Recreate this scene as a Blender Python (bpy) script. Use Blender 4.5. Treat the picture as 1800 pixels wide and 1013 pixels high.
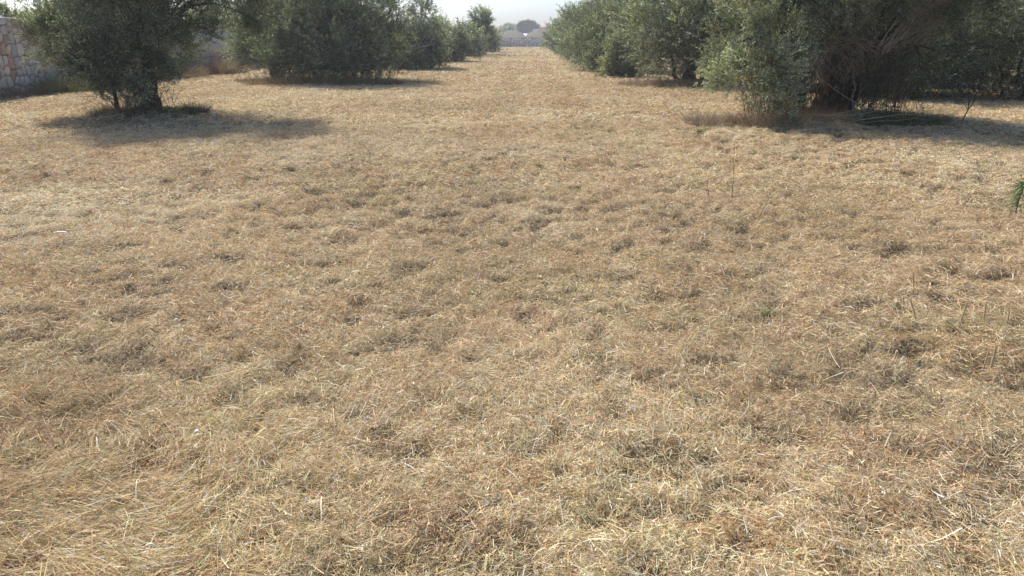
import bpy, math, random
import numpy as np
from mathutils import Vector

scene = bpy.context.scene
for o in list(bpy.data.objects):
    bpy.data.objects.remove(o)
R = math.radians

# ------------------------------------------------------------------ camera
cam_d = bpy.data.cameras.new("camera")
cam_d.sensor_width = 36.0
cam_d.lens = 26.0
cam_d.clip_start = 0.05
cam_d.clip_end = 6000
cam = bpy.data.objects.new("camera", cam_d)
scene.collection.objects.link(cam)
cam.location = (0, 0, 1.6)
cam.rotation_euler = (R(90 - 18.7), 0, R(0.84))
scene.camera = cam

# ------------------------------------------------------------------ light
SUN_EL = 44.0
SUN_AZ = -34.0            # degrees from +Y, negative = to the left
sun_dir = Vector((math.sin(R(SUN_AZ)) * math.cos(R(SUN_EL)), math.cos(R(SUN_AZ)) * math.cos(R(SUN_EL)), math.sin(R(SUN_EL))))
world = bpy.data.worlds.new("World")
scene.world = world
world.use_nodes = True
wn = world.node_tree
wn.nodes.clear()
sky = wn.nodes.new("ShaderNodeTexSky")
sky.sky_type = 'NISHITA'
sky.sun_disc = False
sky.sun_elevation = R(SUN_EL)
sky.sun_rotation = R(SUN_AZ)
sky.air_density = 0.5
sky.dust_density = 3.3
sky.ozone_density = 6.0
bg = wn.nodes.new("ShaderNodeBackground")
bg.inputs[1].default_value = 0.138
wo = wn.nodes.new("ShaderNodeOutputWorld")
tint = wn.nodes.new("ShaderNodeMix"); tint.data_type = 'RGBA'; tint.blend_type = 'MULTIPLY'
tint.inputs[0].default_value = 1.0; tint.inputs[7].default_value = (0.93, 0.985, 0.95, 1)      # less violet, more cyan
wn.links.new(sky.outputs[0], tint.inputs[6])
wn.links.new(tint.outputs[2], bg.inputs[0])
wn.links.new(bg.outputs[0], wo.inputs[0])

sl = bpy.data.lights.new("sun", 'SUN')
sl.energy = 3.1
sl.angle = R(1.0)
sl.color = (1.0, 0.945, 0.87)
so = bpy.data.objects.new("sun", sl)
scene.collection.objects.link(so)
so.rotation_euler = (-sun_dir).to_track_quat('-Z', 'Y').to_euler()
so.location = (-20, 25, 30)

scene.view_settings.view_transform = 'Standard'
scene.view_settings.look = 'None'
scene.view_settings.exposure = 0.92
scene.view_settings.gamma = 1.0
scene.cycles.max_bounces = 6
scene.cycles.diffuse_bounces = 4
scene.cycles.glossy_bounces = 2
scene.cycles.transmission_bounces = 3
scene.cycles.volume_bounces = 0
scene.cycles.caustics_reflective = False
scene.cycles.caustics_refractive = False

rng = np.random.default_rng(7)

# ------------------------------------------------------------------ noise
_T = np.random.default_rng(99).random((256, 256)).astype(np.float64)
def noise(x, y):
    xi = np.floor(x).astype(np.int64); yi = np.floor(y).astype(np.int64)
    fx = x - xi; fy = y - yi
    fx = fx * fx * (3 - 2 * fx); fy = fy * fy * (3 - 2 * fy)
    a = _T[xi & 255, yi & 255]; b = _T[(xi + 1) & 255, yi & 255]
    c = _T[xi & 255, (yi + 1) & 255]; d = _T[(xi + 1) & 255, (yi + 1) & 255]
    return (a * (1 - fx) + b * fx) * (1 - fy) + (c * (1 - fx) + d * fx) * fy
def fbm(x, y, n=3):
    s = 0; a = 0.5; t = 0
    for i in range(n):
        s = s + a * noise(x * (2.03 ** i) + 17.3 * i, y * (2.03 ** i) + 9.1 * i); t += a; a *= 0.5
    return s / t
def sstep(a, b, v):
    t = np.clip((v - a) / (b - a), 0, 1)
    return t * t * (3 - 2 * t)

MOUNDS = [(-8.0, 15.9, 1.5, 0.16), (-6.9, 28.0, 2.8, 0.12), (6.2, 15.3, 2.2, 0.14), (6.0, 27.6, 2.2, 0.12)]
def ground_h(x, y):
    x = np.asarray(x, dtype=np.float64); y = np.asarray(y, dtype=np.float64)
    h = 0.10 * (fbm(x / 5.0 + 3, y / 5.0 + 8, 2) - 0.5)
    h = h + 0.038 * (fbm(x / 0.9 + 30, y / 0.9 + 11, 2) - 0.5)
    patch = sstep(0.38, 0.62, fbm(x / 1.7 + 70, y / 1.7 + 21, 3))
    cl = fbm(x / 0.145 + 50, y / 0.145 + 5, 3)
    h = h + 0.036 * sstep(0.50, 0.75, cl) * (0.5 + 0.5 * patch)
    h = h - 0.047 * sstep(0.47, 0.27, cl) * (0.55 + 0.45 * patch)
    near = 0.6 + 0.4 * sstep(2.6, 5.0, np.hypot(x, y + 0.5))
    h = h * near
    far = sstep(14, 40, y)
    h = h + far * 0.05 * (noise(x / 0.8 + 5, y / 1.2 + 5) - 0.5)
    for mx, my, mr, mh in MOUNDS:
        d2 = ((x - mx) ** 2 + (y - my) ** 2) / (mr * mr)
        h = h + mh * np.exp(-d2)
    return h

# ------------------------------------------------------------------ mesh helpers
def make_mesh(name, V, Q, mat=None, col=None, smooth=False, nper=4):
    V = np.asarray(V, dtype=np.float32).reshape(-1, 3)
    Q = np.asarray(Q, dtype=np.int32).reshape(-1, nper)
    me = bpy.data.meshes.new(name)
    me.vertices.add(len(V))
    me.vertices.foreach_set("co", V.ravel())
    me.loops.add(Q.size)
    me.loops.foreach_set("vertex_index", Q.ravel())
    me.polygons.add(len(Q))
    me.polygons.foreach_set("loop_start", np.arange(0, Q.size, nper, dtype=np.int32))
    try:
        me.polygons.foreach_set("loop_total", np.full(len(Q), nper, dtype=np.int32))
    except Exception:
        pass
    me.update(calc_edges=True)
    if smooth:
        me.polygons.foreach_set("use_smooth", np.ones(len(Q), dtype=bool))
    if col is not None:
        a = me.color_attributes.new("col", 'FLOAT_COLOR', 'POINT')
        c = np.ones((len(V), 4), dtype=np.float32)
        c[:, :3] = col
        a.data.foreach_set("color", c.ravel())
    if mat is not None:
        me.materials.append(mat)
    return me

def link(name, me, parent=None, label=None, cat=None, group=None, kind=None, loc=None):
    o = bpy.data.objects.new(name, me)
    scene.collection.objects.link(o)
    if loc is not None: o.location = loc
    if parent is not None: o.parent = parent
    if label: o["label"] = label
    if cat: o["category"] = cat
    if group: o["group"] = group
    if kind: o["kind"] = kind
    return o

class Geo:
    """collects quads (and colours) into one mesh"""
    def __init__(s): s.V = []; s.Q = []; s.C = []; s.n = 0
    def add(s, V, Q, C=None):
        V = np.asarray(V, dtype=np.float64).reshape(-1, 3)
        s.V.append(V); s.Q.append(np.asarray(Q, dtype=np.int64).reshape(-1, 4) + s.n); s.n += len(V)
        if C is None: C = (0.3, 0.3, 0.3)
        C = np.asarray(C, dtype=np.float64)
        if C.ndim == 1: C = np.tile(C, (len(V), 1))
        s.C.append(C)
    def box(s, a, b, C=None):
        (x0, y0, z0), (x1, y1, z1) = a, b
        V = [(x0,y0,z0),(x1,y0,z0),(x1,y1,z0),(x0,y1,z0),(x0,y0,z1),(x1,y0,z1),(x1,y1,z1),(x0,y1,z1)]
        s.add(V, [(0,3,2,1),(4,5,6,7),(0,1,5,4),(1,2,6,5),(2,3,7,6),(3,0,4,7)], C)
    def tube(s, pts, rad, sides=7, C=None, lump=0.0, r=None):
        pts = np.asarray(pts, dtype=np.float64); n = len(pts)
        rad = np.asarray(rad, dtype=np.float64)
        t = np.gradient(pts, axis=0); t /= np.linalg.norm(t, axis=1)[:, None] + 1e-9
        ref = np.array([0.31, 0.95, 0.05]) if abs(t[0, 2]) > 0.6 else np.array([0, 0, 1.0])
        a = np.cross(t, ref); a /= np.linalg.norm(a, axis=1)[:, None] + 1e-9
        b = np.cross(t, a)
        ang = np.arange(sides) / sides * 2 * np.pi
        rr = rad[:, None] * np.ones((1, sides))
        if lump > 0:
            rr = rr * (1 + lump * (r.random((n, sides)) - 0.5) + lump * 0.7 * np.sin(ang * 3 + 1.0)[None, :])
        V = pts[:, None, :] + rr[..., None] * (np.cos(ang)[None, :, None] * a[:, None, :] + np.sin(ang)[None, :, None] * b[:, None, :])
        V = V.reshape(-1, 3)
        Q = []
        for i in range(n - 1):
            for j in range(sides):
                k = (j + 1) % sides
                Q.append((i * sides + j, i * sides + k, (i + 1) * sides + k, (i + 1) * sides + j))
        s.add(V, Q, C)
    def sticks(s, P0, P1, r0, r1, C=None):
        """many straight three sided twigs at once"""
        P0 = np.asarray(P0, float); P1 = np.asarray(P1, float); n = len(P0)
        d = P1 - P0; d /= np.linalg.norm(d, axis=1)[:, None] + 1e-9
        a = np.cross(d, np.array([0.3, 0.5, 0.81])); a /= np.linalg.norm(a, axis=1)[:, None] + 1e-9
        b = np.cross(d, a)
        V = np.zeros((n, 6, 3))
        for j in range(3):
            q = math.cos(j * 2.0944) * a + math.sin(j * 2.0944) * b
            V[:, j] = P0 + q * np.reshape(r0, (-1, 1)); V[:, 3 + j] = P1 + q * np.reshape(r1, (-1, 1))
        base = (np.arange(n) * 6)[:, None]
        Q = np.concatenate([base + np.array([[0, 1, 4, 3]]), base + np.array([[1, 2, 5, 4]]), base + np.array([[2, 0, 3, 5]])])
        if C is not None:
            C = np.asarray(C, float)
            if C.ndim == 2: C = np.repeat(C, 6, axis=0)
        s.add(V, Q, C)
    def leaves(s, P, D, N, L, W, C, bend=0.0):
        """diamond leaves: base P, direction D, face normal N"""
        n = len(P)
        S = np.cross(D, N); S /= np.linalg.norm(S, axis=1)[:, None] + 1e-9
        L = np.reshape(L, (-1, 1)) * np.ones((n, 1)); W = np.reshape(W, (-1, 1)) * np.ones((n, 1))
        V = np.zeros((n, 4, 3))
        V[:, 0] = P
        V[:, 1] = P + D * L * 0.45 + S * W * 0.5
        V[:, 2] = P + D * L - np.array([0, 0, 1]) * L * bend
        V[:, 3] = P + D * L * 0.45 - S * W * 0.5
        Q = (np.arange(n) * 4)[:, None] + np.array([[0, 1, 2, 3]])
        s.add(V, Q, np.repeat(C, 4, axis=0))
    def blades(s, P, D, L, W, C, lift=0.0, N=None, seg=2, droop=0.0, taper=0.4):
        """ribbons: base P, direction D, bent in the middle"""
        n = len(P)
        if N is None: N = np.tile([0, 0, 1.0], (n, 1))
        S = np.cross(D, N); S /= np.linalg.norm(S, axis=1)[:, None] + 1e-9
        L = np.reshape(L, (-1, 1)) * np.ones((n, 1)); W = np.reshape(W, (-1, 1)) * np.ones((n, 1))
        lift = np.reshape(lift, (-1, 1)) * np.ones((n, 1)); droop = np.reshape(droop, (-1, 1)) * np.ones((n, 1))
        k = seg + 1
        V = np.zeros((n, 2 * k, 3))
        U = np.array([0, 0, 1.0])
        for i in range(k):
            t = i / seg
            c = P + D * L * t + U * (lift * 4 * t * (1 - t)) - U * droop * t * t
            w = W * 0.5 * (1 - (1 - taper) * t)
            V[:, 2 * i] = c + S * w; V[:, 2 * i + 1] = c - S * w
        Q = np.concatenate([(np.arange(n) * 2 * k)[:, None] + np.array([[2 * i, 2 * i + 1, 2 * i + 3, 2 * i + 2]]) for i in range(seg)])
        s.add(V, Q, np.repeat(C, 2 * k, axis=0))
    def mesh(s, name, mat, smooth=False):
        return make_mesh(name, np.concatenate(s.V), np.concatenate(s.Q), mat, np.concatenate(s.C), smooth)

def unit(v): return v / (np.linalg.norm(v, axis=-1, keepdims=True) + 1e-9)
def rdir(r, n): return unit(r.normal(size=(n, 3)))

# ------------------------------------------------------------------ materials
def new_mat(name):
    m = bpy.data.materials.new(name); m.use_nodes = True
    nt = m.node_tree; nt.nodes.clear()
    out = nt.nodes.new("ShaderNodeOutputMaterial")
    return m, nt, out
def leafy_mat(name, trans=0.3, rough=0.5, spec=0.4, tint=(1, 1, 1), trans_tint=(1.1, 1.15, 0.6)):
    m, nt, out = new_mat(name)
    at = nt.nodes.new("ShaderNodeAttribute"); at.attribute_name = "col"
    mul = nt.nodes.new("ShaderNodeMix"); mul.data_type = 'RGBA'; mul.blend_type = 'MULTIPLY'
    mul.inputs[0].default_value = 1; mul.inputs[7].default_value = (*tint, 1)
    nt.links.new(at.outputs[0], mul.inputs[6])
    p = nt.nodes.new("ShaderNodeBsdfPrincipled")
    p.inputs["Roughness"].default_value = rough
    p.inputs["Specular IOR Level"].default_value = spec
    nt.links.new(mul.outputs[2], p.inputs["Base Color"])
    if trans > 0:
        mt = nt.nodes.new("ShaderNodeMix"); mt.data_type = 'RGBA'; mt.blend_type = 'MULTIPLY'
        mt.inputs[0].default_value = 1; mt.inputs[7].default_value = (*trans_tint, 1)
        nt.links.new(mul.outputs[2], mt.inputs[6])
        t = nt.nodes.new("ShaderNodeBsdfTranslucent"); nt.links.new(mt.outputs[2], t.inputs[0])
        mx = nt.nodes.new("ShaderNodeMixShader"); mx.inputs[0].default_value = trans
        nt.links.new(p.outputs[0], mx.inputs[1]); nt.links.new(t.outputs[0], mx.inputs[2])
        nt.links.new(mx.outputs[0], out.inputs[0])
    else:
        nt.links.new(p.outputs[0], out.inputs[0])
    return m
def noisy_mat(name, c1, c2, scale=6.0, rough=0.9, bump=0.4, detail=6.0, attr=False, stretch=(1, 1, 1), spec=0.2):
    m, nt, out = new_mat(name)
    tc = nt.nodes.new("ShaderNodeTexCoord"); mp = nt.nodes.new("ShaderNodeMapping")
    mp.inputs["Scale"].default_value = stretch
    nt.links.new(tc.outputs["Object"], mp.inputs[0])
    nz = nt.nodes.new("ShaderNodeTexNoise"); nz.inputs["Scale"].default_value = scale; nz.inputs["Detail"].default_value = detail
    nt.links.new(mp.outputs[0], nz.inputs[0])
    rp = nt.nodes.new("ShaderNodeValToRGB")
    rp.color_ramp.elements[0].position = 0.32; rp.color_ramp.elements[1].position = 0.68
    rp.color_ramp.elements[0].color = (*c1, 1); rp.color_ramp.elements[1].color = (*c2, 1)
    nt.links.new(nz.outputs[0], rp.inputs[0])
    p = nt.nodes.new("ShaderNodeBsdfPrincipled"); p.inputs["Roughness"].default_value = rough
    p.inputs["Specular IOR Level"].default_value = spec
    if attr:
        at = nt.nodes.new("ShaderNodeAttribute"); at.attribute_name = "col"
        mul = nt.nodes.new("ShaderNodeMix"); mul.data_type = 'RGBA'; mul.blend_type = 'MULTIPLY'; mul.inputs[0].default_value = 1
        nt.links.new(rp.outputs[0], mul.inputs[6]); nt.links.new(at.outputs[0], mul.inputs[7])
        nt.links.new(mul.outputs[2], p.inputs["Base Color"])
    else:
        nt.links.new(rp.outputs[0], p.inputs["Base Color"])
    bp = nt.nodes.new("ShaderNodeBump"); bp.inputs["Strength"].default_value = bump; bp.inputs["Distance"].default_value = 0.02
    nt.links.new(nz.outputs[0], bp.inputs["Height"]); nt.links.new(bp.outputs[0], p.inputs["Normal"])
    nt.links.new(p.outputs[0], out.inputs[0])
    return m

M_leaf = leafy_mat("olive_leaf", trans=0.32, rough=0.55, spec=0.25)
M_straw = leafy_mat("dry_straw", trans=0.26, rough=0.65, spec=0.15, trans_tint=(1.0, 0.96, 0.86))
M_green = leafy_mat("green_blade", trans=0.35, rough=0.5, spec=0.3)
M_bark = noisy_mat("bark", (0.035, 0.026, 0.020), (0.115, 0.088, 0.066), 9.0, 0.95, 0.9, 8, stretch=(1, 1, 0.25))
M_twig = leafy_mat("dead_twig", trans=0.0, rough=0.8, spec=0.2)

# ------------------------------------------------------------------ ground
def axis(lims):
    out = [lims[0][0]]
    for a, b, st in lims:
        n = max(1, int(round((b - a) / st))); out += list(a + (b - a) * np.arange(1, n + 1) / n)
    return np.array(out)
def geo_axis(start, end, st, k):
    o = [start]
    while abs(o[-1]) < abs(end):
        o.append(o[-1] + st * (1 if end > 0 else -1)); st *= k
    return np.array(o[1:])
xs = np.concatenate([geo_axis(-7, -700, 0.09, 1.05)[::-1], np.arange(-7, 7.001, 0.055), geo_axis(7, 700, 0.09, 1.05)])
ys = np.concatenate([geo_axis(0.8, -300, 0.2, 1.25)[::-1], np.arange(0.8, 12.001, 0.05), geo_axis(12, 900, 0.06, 1.02)])
GX, GY = np.meshgrid(xs, ys)
far_flat = sstep(400, 160, np.abs(GX) + np.abs(GY))
GZ = ground_h(GX, GY) * far_flat
V = np.stack([GX, GY, GZ], -1).reshape(-1, 3)
nx = len(xs); ny = len(ys)
ii = (np.arange(ny - 1)[:, None] * nx + np.arange(nx - 1)[None, :]).ravel()
Q = np.stack([ii, ii + 1, ii + nx + 1, ii + nx], -1)

m, nt, out = new_mat("mown_field")
tc = nt.nodes.new("ShaderNodeTexCoord")
def nzn(scale, detail=5, rough=0.6, stretch=None):
    n = nt.nodes.new("ShaderNodeTexNoise"); n.inputs["Scale"].default_value = scale; n.inputs["Detail"].default_value = detail
    n.inputs["Roughness"].default_value = rough
    if stretch:
        mp = nt.nodes.new("ShaderNodeMapping"); mp.inputs["Scale"].default_value = stretch[:3]; mp.inputs["Rotation"].default_value = (0, 0, stretch[3])
        nt.links.new(tc.outputs["Object"], mp.inputs[0]); nt.links.new(mp.outputs[0], n.inputs[0])
    else:
        nt.links.new(tc.outputs["Object"], n.inputs[0])
    return n
def ramp(src, stops):
    r = nt.nodes.new("ShaderNodeValToRGB"); e = r.color_ramp.elements
    while len(e) < len(stops): e.new(0.5)
    for q, (p, c) in zip(e, stops): q.position = p; q.color = (*c, 1)
    nt.links.new(src, r.inputs[0]); return r
def mixc(a, b, f, mode='MIX'):
    x = nt.nodes.new("ShaderNodeMix"); x.data_type = 'RGBA'; x.blend_type = mode
    if isinstance(f, float): x.inputs[0].default_value = f
    else: nt.links.new(f, x.inputs[0])
    nt.links.new(a, x.inputs[6]); nt.links.new(b, x.inputs[7]); return x.outputs[2]
fib1 = nzn(60, 4, 0.7, (1, 0.16, 1, 0.5)); fib2 = nzn(60, 4, 0.7, (1, 0.16, 1, 1.9)); big = nzn(0.9, 4); mid = nzn(6, 5)
c1 = ramp(fib1.outputs[0], [(0.35, (0.17, 0.12, 0.075)), (0.55, (0.38, 0.29, 0.19)), (0.7, (0.55, 0.45, 0.31))])
c2 = ramp(fib2.outputs[0], [(0.35, (0.16, 0.12, 0.08)), (0.55, (0.36, 0.29, 0.20)), (0.7, (0.54, 0.46, 0.33))])
c = mixc(c1.outputs[0], c2.outputs[0], mid.outputs[0])
tone = ramp(big.outputs[0], [(0.35, (0.88, 0.92, 0.80)), (0.6, (1.0, 0.97, 0.92))])
c = mixc(c, tone.outputs[0], 1.0, 'MULTIPLY')
_at = nt.nodes.new("ShaderNodeAttribute"); _at.attribute_name = "col"     # dark thatch and painted-in shade in the hollows
c = mixc(c, _at.outputs[0], 1.0, 'MULTIPLY')
p = nt.nodes.new("ShaderNodeBsdfPrincipled"); p.inputs["Roughness"].default_value = 0.95; p.inputs["Specular IOR Level"].default_value = 0.1
nt.links.new(c, p.inputs["Base Color"])
bp = nt.nodes.new("ShaderNodeBump"); bp.inputs["Strength"].default_value = 0.9; bp.inputs["Distance"].default_value = 0.02
ad = nt.nodes.new("ShaderNodeMath"); ad.operation = 'ADD'
nt.links.new(fib1.outputs[0], ad.inputs[0]); nt.links.new(fib2.outputs[0], ad.inputs[1])
nt.links.new(ad.outputs[0], bp.inputs["Height"]); nt.links.new(bp.outputs[0], p.inputs["Normal"])
nt.links.new(p.outputs[0], out.inputs[0])
M_ground = m
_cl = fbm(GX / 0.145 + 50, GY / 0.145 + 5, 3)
_hollow_dark = 1 - 0.6 * sstep(0.46, 0.32, _cl)  # hollows darkened: thatch tone plus shade put into the colour
gcol = np.repeat(_hollow_dark.reshape(-1, 1), 3, axis=1)
link("ground", make_mesh("ground", V, Q, M_ground, gcol, smooth=True), kind='structure')

# ------------------------------------------------------------------ cut straw lying over the field
PAL = np.array([
    (0.60, 0.49, 0.32), (0.52, 0.40, 0.24), (0.44, 0.32, 0.19), (0.48, 0.42, 0.33), (0.33, 0.21, 0.12),
    (0.34, 0.31, 0.16), (0.25, 0.26, 0.13), (0.66, 0.60, 0.47), (0.22, 0.15, 0.09), (0.50, 0.36, 0.17)]) * np.array([1.52, 1.45, 1.39])
def straw_color(x, y, r):
    n = len(x)
    gz = fbm(x / 1.3 + 40, y / 1.6 + 90, 2)         # greener areas
    bz = fbm(x / 0.35 + 11, y / 0.35 + 60, 2)       # rusty clumps
    pz = fbm(x / 2.2 + 140, y / 2.2 + 33, 2)        # pale areas
    right = sstep(-1.0, 3.0, x - 0.15 * y)
    w = np.ones((n, len(PAL))) * np.array([1.7, 2.2, 1.9, 1.5, 0.95, 0.36, 0.17, 0.6, 0.6, 0.5])
    g = sstep(0.50, 0.68, gz + 0.05 * right)
    w[:, 5] *= 1 + 3.5 * g; w[:, 6] *= 1 + 4 * g
    b = sstep(0.55, 0.72, bz)
    w[:, 4] *= 1 + 4 * b; w[:, 9] *= 1 + 2 * b; w[:, 8] *= 1 + 2 * b
    q = sstep(0.52, 0.7, pz)
    w[:, 0] *= 1 + 1.5 * q; w[:, 7] *= 1 + 2 * q; w[:, 3] *= 1 + q
    cw = np.cumsum(w, 1); cw /= cw[:, -1:]
    idx = (r.random(n)[:, None] > cw).sum(1).clip(0, len(PAL) - 1)
    c = PAL[idx] * (0.60 + 0.76 * r.random((n, 1)))
    return np.minimum(c * (1 + 0.06 * (r.random((n, 3)) - 0.5)) * (0.90 + 0.18 * sstep(0.35, 0.65, fbm(x / 3.1 + 66, y / 3.1 + 12, 2)) + 0.05 * np.sin(x * 3.6 + 0.9 * noise(y / 4.0, x * 0)))[:, None], 0.86)

straw = Geo()
def ring(d0, d1, dens, L, W, seg, r, xmax=None, pitch=0.16, lay=0.03, half=R(43)):
    area = half * (d1 * d1 - d0 * d0)
    n = int(area * dens)
    d = np.sqrt(d0 * d0 + (d1 * d1 - d0 * d0) * r.random(n)); a = (r.random(n) * 2 - 1) * half
    x = d * np.sin(a); y = d * np.cos(a) - 1.0
    if xmax is not None:
        k = np.abs(x) < xmax; x = x[k]; y = y[k]
    # fewer blades in the hollows and dark pockets
    cl = fbm(x / 0.145 + 50, y / 0.145 + 5, 3)
    pt_ = sstep(0.40, 0.62, fbm(x / 1.7 + 70, y / 1.7 + 21, 2))
    keep = r.random(len(x)) < 1 - (0.60 + 0.25 * pt_) * sstep(0.43, 0.30, cl) * (0.25 + 0.75 * sstep(2.8, 5.0, np.hypot(x, y + 1)))
    x = x[keep]; y = y[keep]; n = len(x)
    flow = 2.2 * math.pi * (fbm(x / 1.9 + 7, y / 1.9 + 3, 2)) + 0.5
    al = sstep(0.45, 0.7, fbm(x / 1.4 + 19, y / 1.4 + 44, 2))
    corner = sstep(-0.5, -1.3, x) * sstep(3.4, 2.2, y) + sstep(2.2, 3.2, x) * sstep(5.5, 4.5, y) * 0.5
    al = np.clip(al * 0.12 + corner * 0.65, 0, 1)
    flow = flow * (1 - corner) + corner * (0.35 * np.sin(y * 3) + 0.15)
    ang = np.where(r.random(n) < al, flow + r.normal(size=n) * 0.5, r.random(n) * 2 * math.pi)
    ln = L[0] + (L[1] - L[0]) * r.random(n) ** 2.2
    ln = ln * (1 + 1.4 * corner)
    wd = W[0] + (W[1] - W[0]) * r.random(n) ** 2
    fl = r.random(n) < 0.07          # broken leaf pieces, wide and short
    wd = np.where(fl, wd * 2.3, wd); ln = np.where(fl, ln * 0.6, ln)
    pt = r.normal(size=n) * pitch
    D = np.stack([np.cos(ang) * np.cos(pt), np.sin(ang) * np.cos(pt), np.sin(pt)], -1)
    h0 = ground_h(x, y)
    # follow the slope of the ground
    e = ln * 0.5
    hx = ground_h(x + D[:, 0] * e, y + D[:, 1] * e); hb = ground_h(x - D[:, 0] * e, y - D[:, 1] * e)
    slope = np.clip((hx - hb) / (2 * e), -0.7, 0.7)
    D[:, 2] += slope
    D = unit(D)
    z = (hx + hb) * 0.5 * 0.6 + h0 * 0.4 + 0.004 + lay * r.random(n) ** 1.5
    P = np.stack([x, y, z], -1) - D * ln[:, None] * 0.5
    roll = r.normal(size=n) * 0.7
    S0 = np.stack([-np.sin(ang), np.cos(ang), np.zeros(n)], -1)
    N = unit(np.stack([np.zeros(n), np.zeros(n), np.ones(n)], -1) * np.cos(roll)[:, None] + S0 * np.sin(roll)[:, None])
    C = straw_color(x, y, r)
    straw.blades(P, D, ln, wd, C, lift=r.normal(size=n) * 0.06 * ln, N=N, seg=seg, taper=0.55)
ring(1.6, 5.0, 17500, (0.010, 0.095), (0.0012, 0.0034), 2, rng, lay=0.035, pitch=0.40)
ring(1.9, 3.6, 6000, (0.010, 0.095), (0.0012, 0.0034), 2, rng, lay=0.03, pitch=0.30)
ring(5.0, 9.0, 9500, (0.014, 0.10), (0.0018, 0.0048), 1, rng, lay=0.035, pitch=0.40)
ring(9.0, 16.0, 4000, (0.022, 0.11), (0.0036, 0.0075), 1, rng, lay=0.04, pitch=0.32)
ring(16.0, 30.0, 1000, (0.045, 0.17), (0.008, 0.014), 1, rng, lay=0.05, pitch=0.32)
ring(30.0, 62.0, 200, (0.09, 0.28), (0.014, 0.028), 1, rng, xmax=24, lay=0.06, pitch=0.3)
ring(62.0, 138.0, 40, (0.16, 0.45), (0.03, 0.055), 1, rng, xmax=18, lay=0.07, pitch=0.3)

# a few longer straws and stems on top
def long_straws(n, d0, d1, r, L=(0.15, 0.42), W=(0.003, 0.0065)):
    half = R(42)
    d = np.sqrt(d0 * d0 + (d1 * d1 - d0 * d0) * r.random(n)); a = (r.random(n) * 2 - 1) * half
    x = d * np.sin(a); y = d * np.cos(a) - 1.0
    ang = r.random(n) * 2 * math.pi; ln = L[0] + (L[1] - L[0]) * r.random(n) ** 2
    D = unit(np.stack([np.cos(ang), np.sin(ang), r.normal(size=n) * 0.09], -1))
    P = np.stack([x, y, ground_h(x, y) + 0.035 + 0.02 * r.random(n)], -1) - D * ln[:, None] * 0.5
    C = PAL[[0, 7, 1, 3, 2]][r.integers(0, 5, n)] * (0.9 + 0.25 * r.random((n, 1)))
    straw.blades(P, D, ln, W[0] + (W[1] - W[0]) * r.random(n), C, lift=r.normal(size=n) * 0.03, droop=0.03 * r.random(n), seg=4, taper=0.5)
long_straws(260, 2.0, 6.0, rng, L=(0.08, 0.26), W=(0.002, 0.0045))
long_straws(160, 6.0, 12.0, rng, L=(0.10, 0.30), W=(0.0025, 0.005))

# tufts: mown crowns with short upright blades
def tufts(n, d0, d1, r, nb, hgt, wd, xmax=40, rad=0.07):
    half = R(42)
    d = np.sqrt(d0 * d0 + (d1 * d1 - d0 * d0) * r.random(n)); a = (r.random(n) * 2 - 1) * half
    x = d * np.sin(a); y = d * np.cos(a) - 1.0
    k = (np.abs(x) < xmax) & (fbm(x / 1.7 + 70, y / 1.7 + 21, 2) > 0.42); x = x[k]; y = y[k]; n = len(x)
    hue = r.random(n)
    sc = 0.5 + r.random(n)
    ti = np.repeat(np.arange(n), nb); m_ = len(ti)
    rr = rad * sc[ti] * np.abs(r.normal(size=m_)); an = r.random(m_) * 2 * math.pi
    bx = x[ti] + rr * np.cos(an); by = y[ti] + rr * np.sin(an) * 0.7
    out_ = 0.5 + 1.0 * r.random(m_)
    D = unit(np.stack([np.cos(an) * out_ + 0.4 * r.normal(size=m_), np.sin(an) * out_ + 0.4 * r.normal(size=m_), 0.35 + 0.8 * r.random(m_)], -1))
    P = np.stack([bx, by, ground_h(bx, by) - 0.005], -1)
    base = np.where(hue[:, None] < 0.22, PAL[5] * 0.8, np.where(hue[:, None] < 0.55, PAL[4] * 0.7, np.where(hue[:, None] < 0.82, PAL[8] * 0.75, PAL[9] * 0.8)))
    C = base[ti] * (0.7 + 0.6 * r.random((m_, 1)))
    ln = hgt * sc[ti] * (0.4 + 0.8 * r.random(m_))
    N = unit(rdir(r, m_) + np.array([0, 0, 0.4]))
    straw.blades(P, D, ln, wd * (0.7 + 0.6 * r.random(m_)), C, lift=ln * 0.08, N=N, seg=2, droop=ln * 0.35, taper=0.3)
tufts(1000, 2.2, 7.0, rng, 40, 0.036, 0.003, rad=0.045)
tufts(3200, 7.0, 16.0, rng, 26, 0.055, 0.006, rad=0.055)
tufts(2200, 16.0, 40.0, rng, 18, 0.09, 0.014, xmax=16, rad=0.12)
link("cut_straw", straw.mesh("cut_straw", M_straw), label="loose mown dry straw and hay covering the whole field between the tree rows", cat="straw", kind='stuff')

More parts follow.
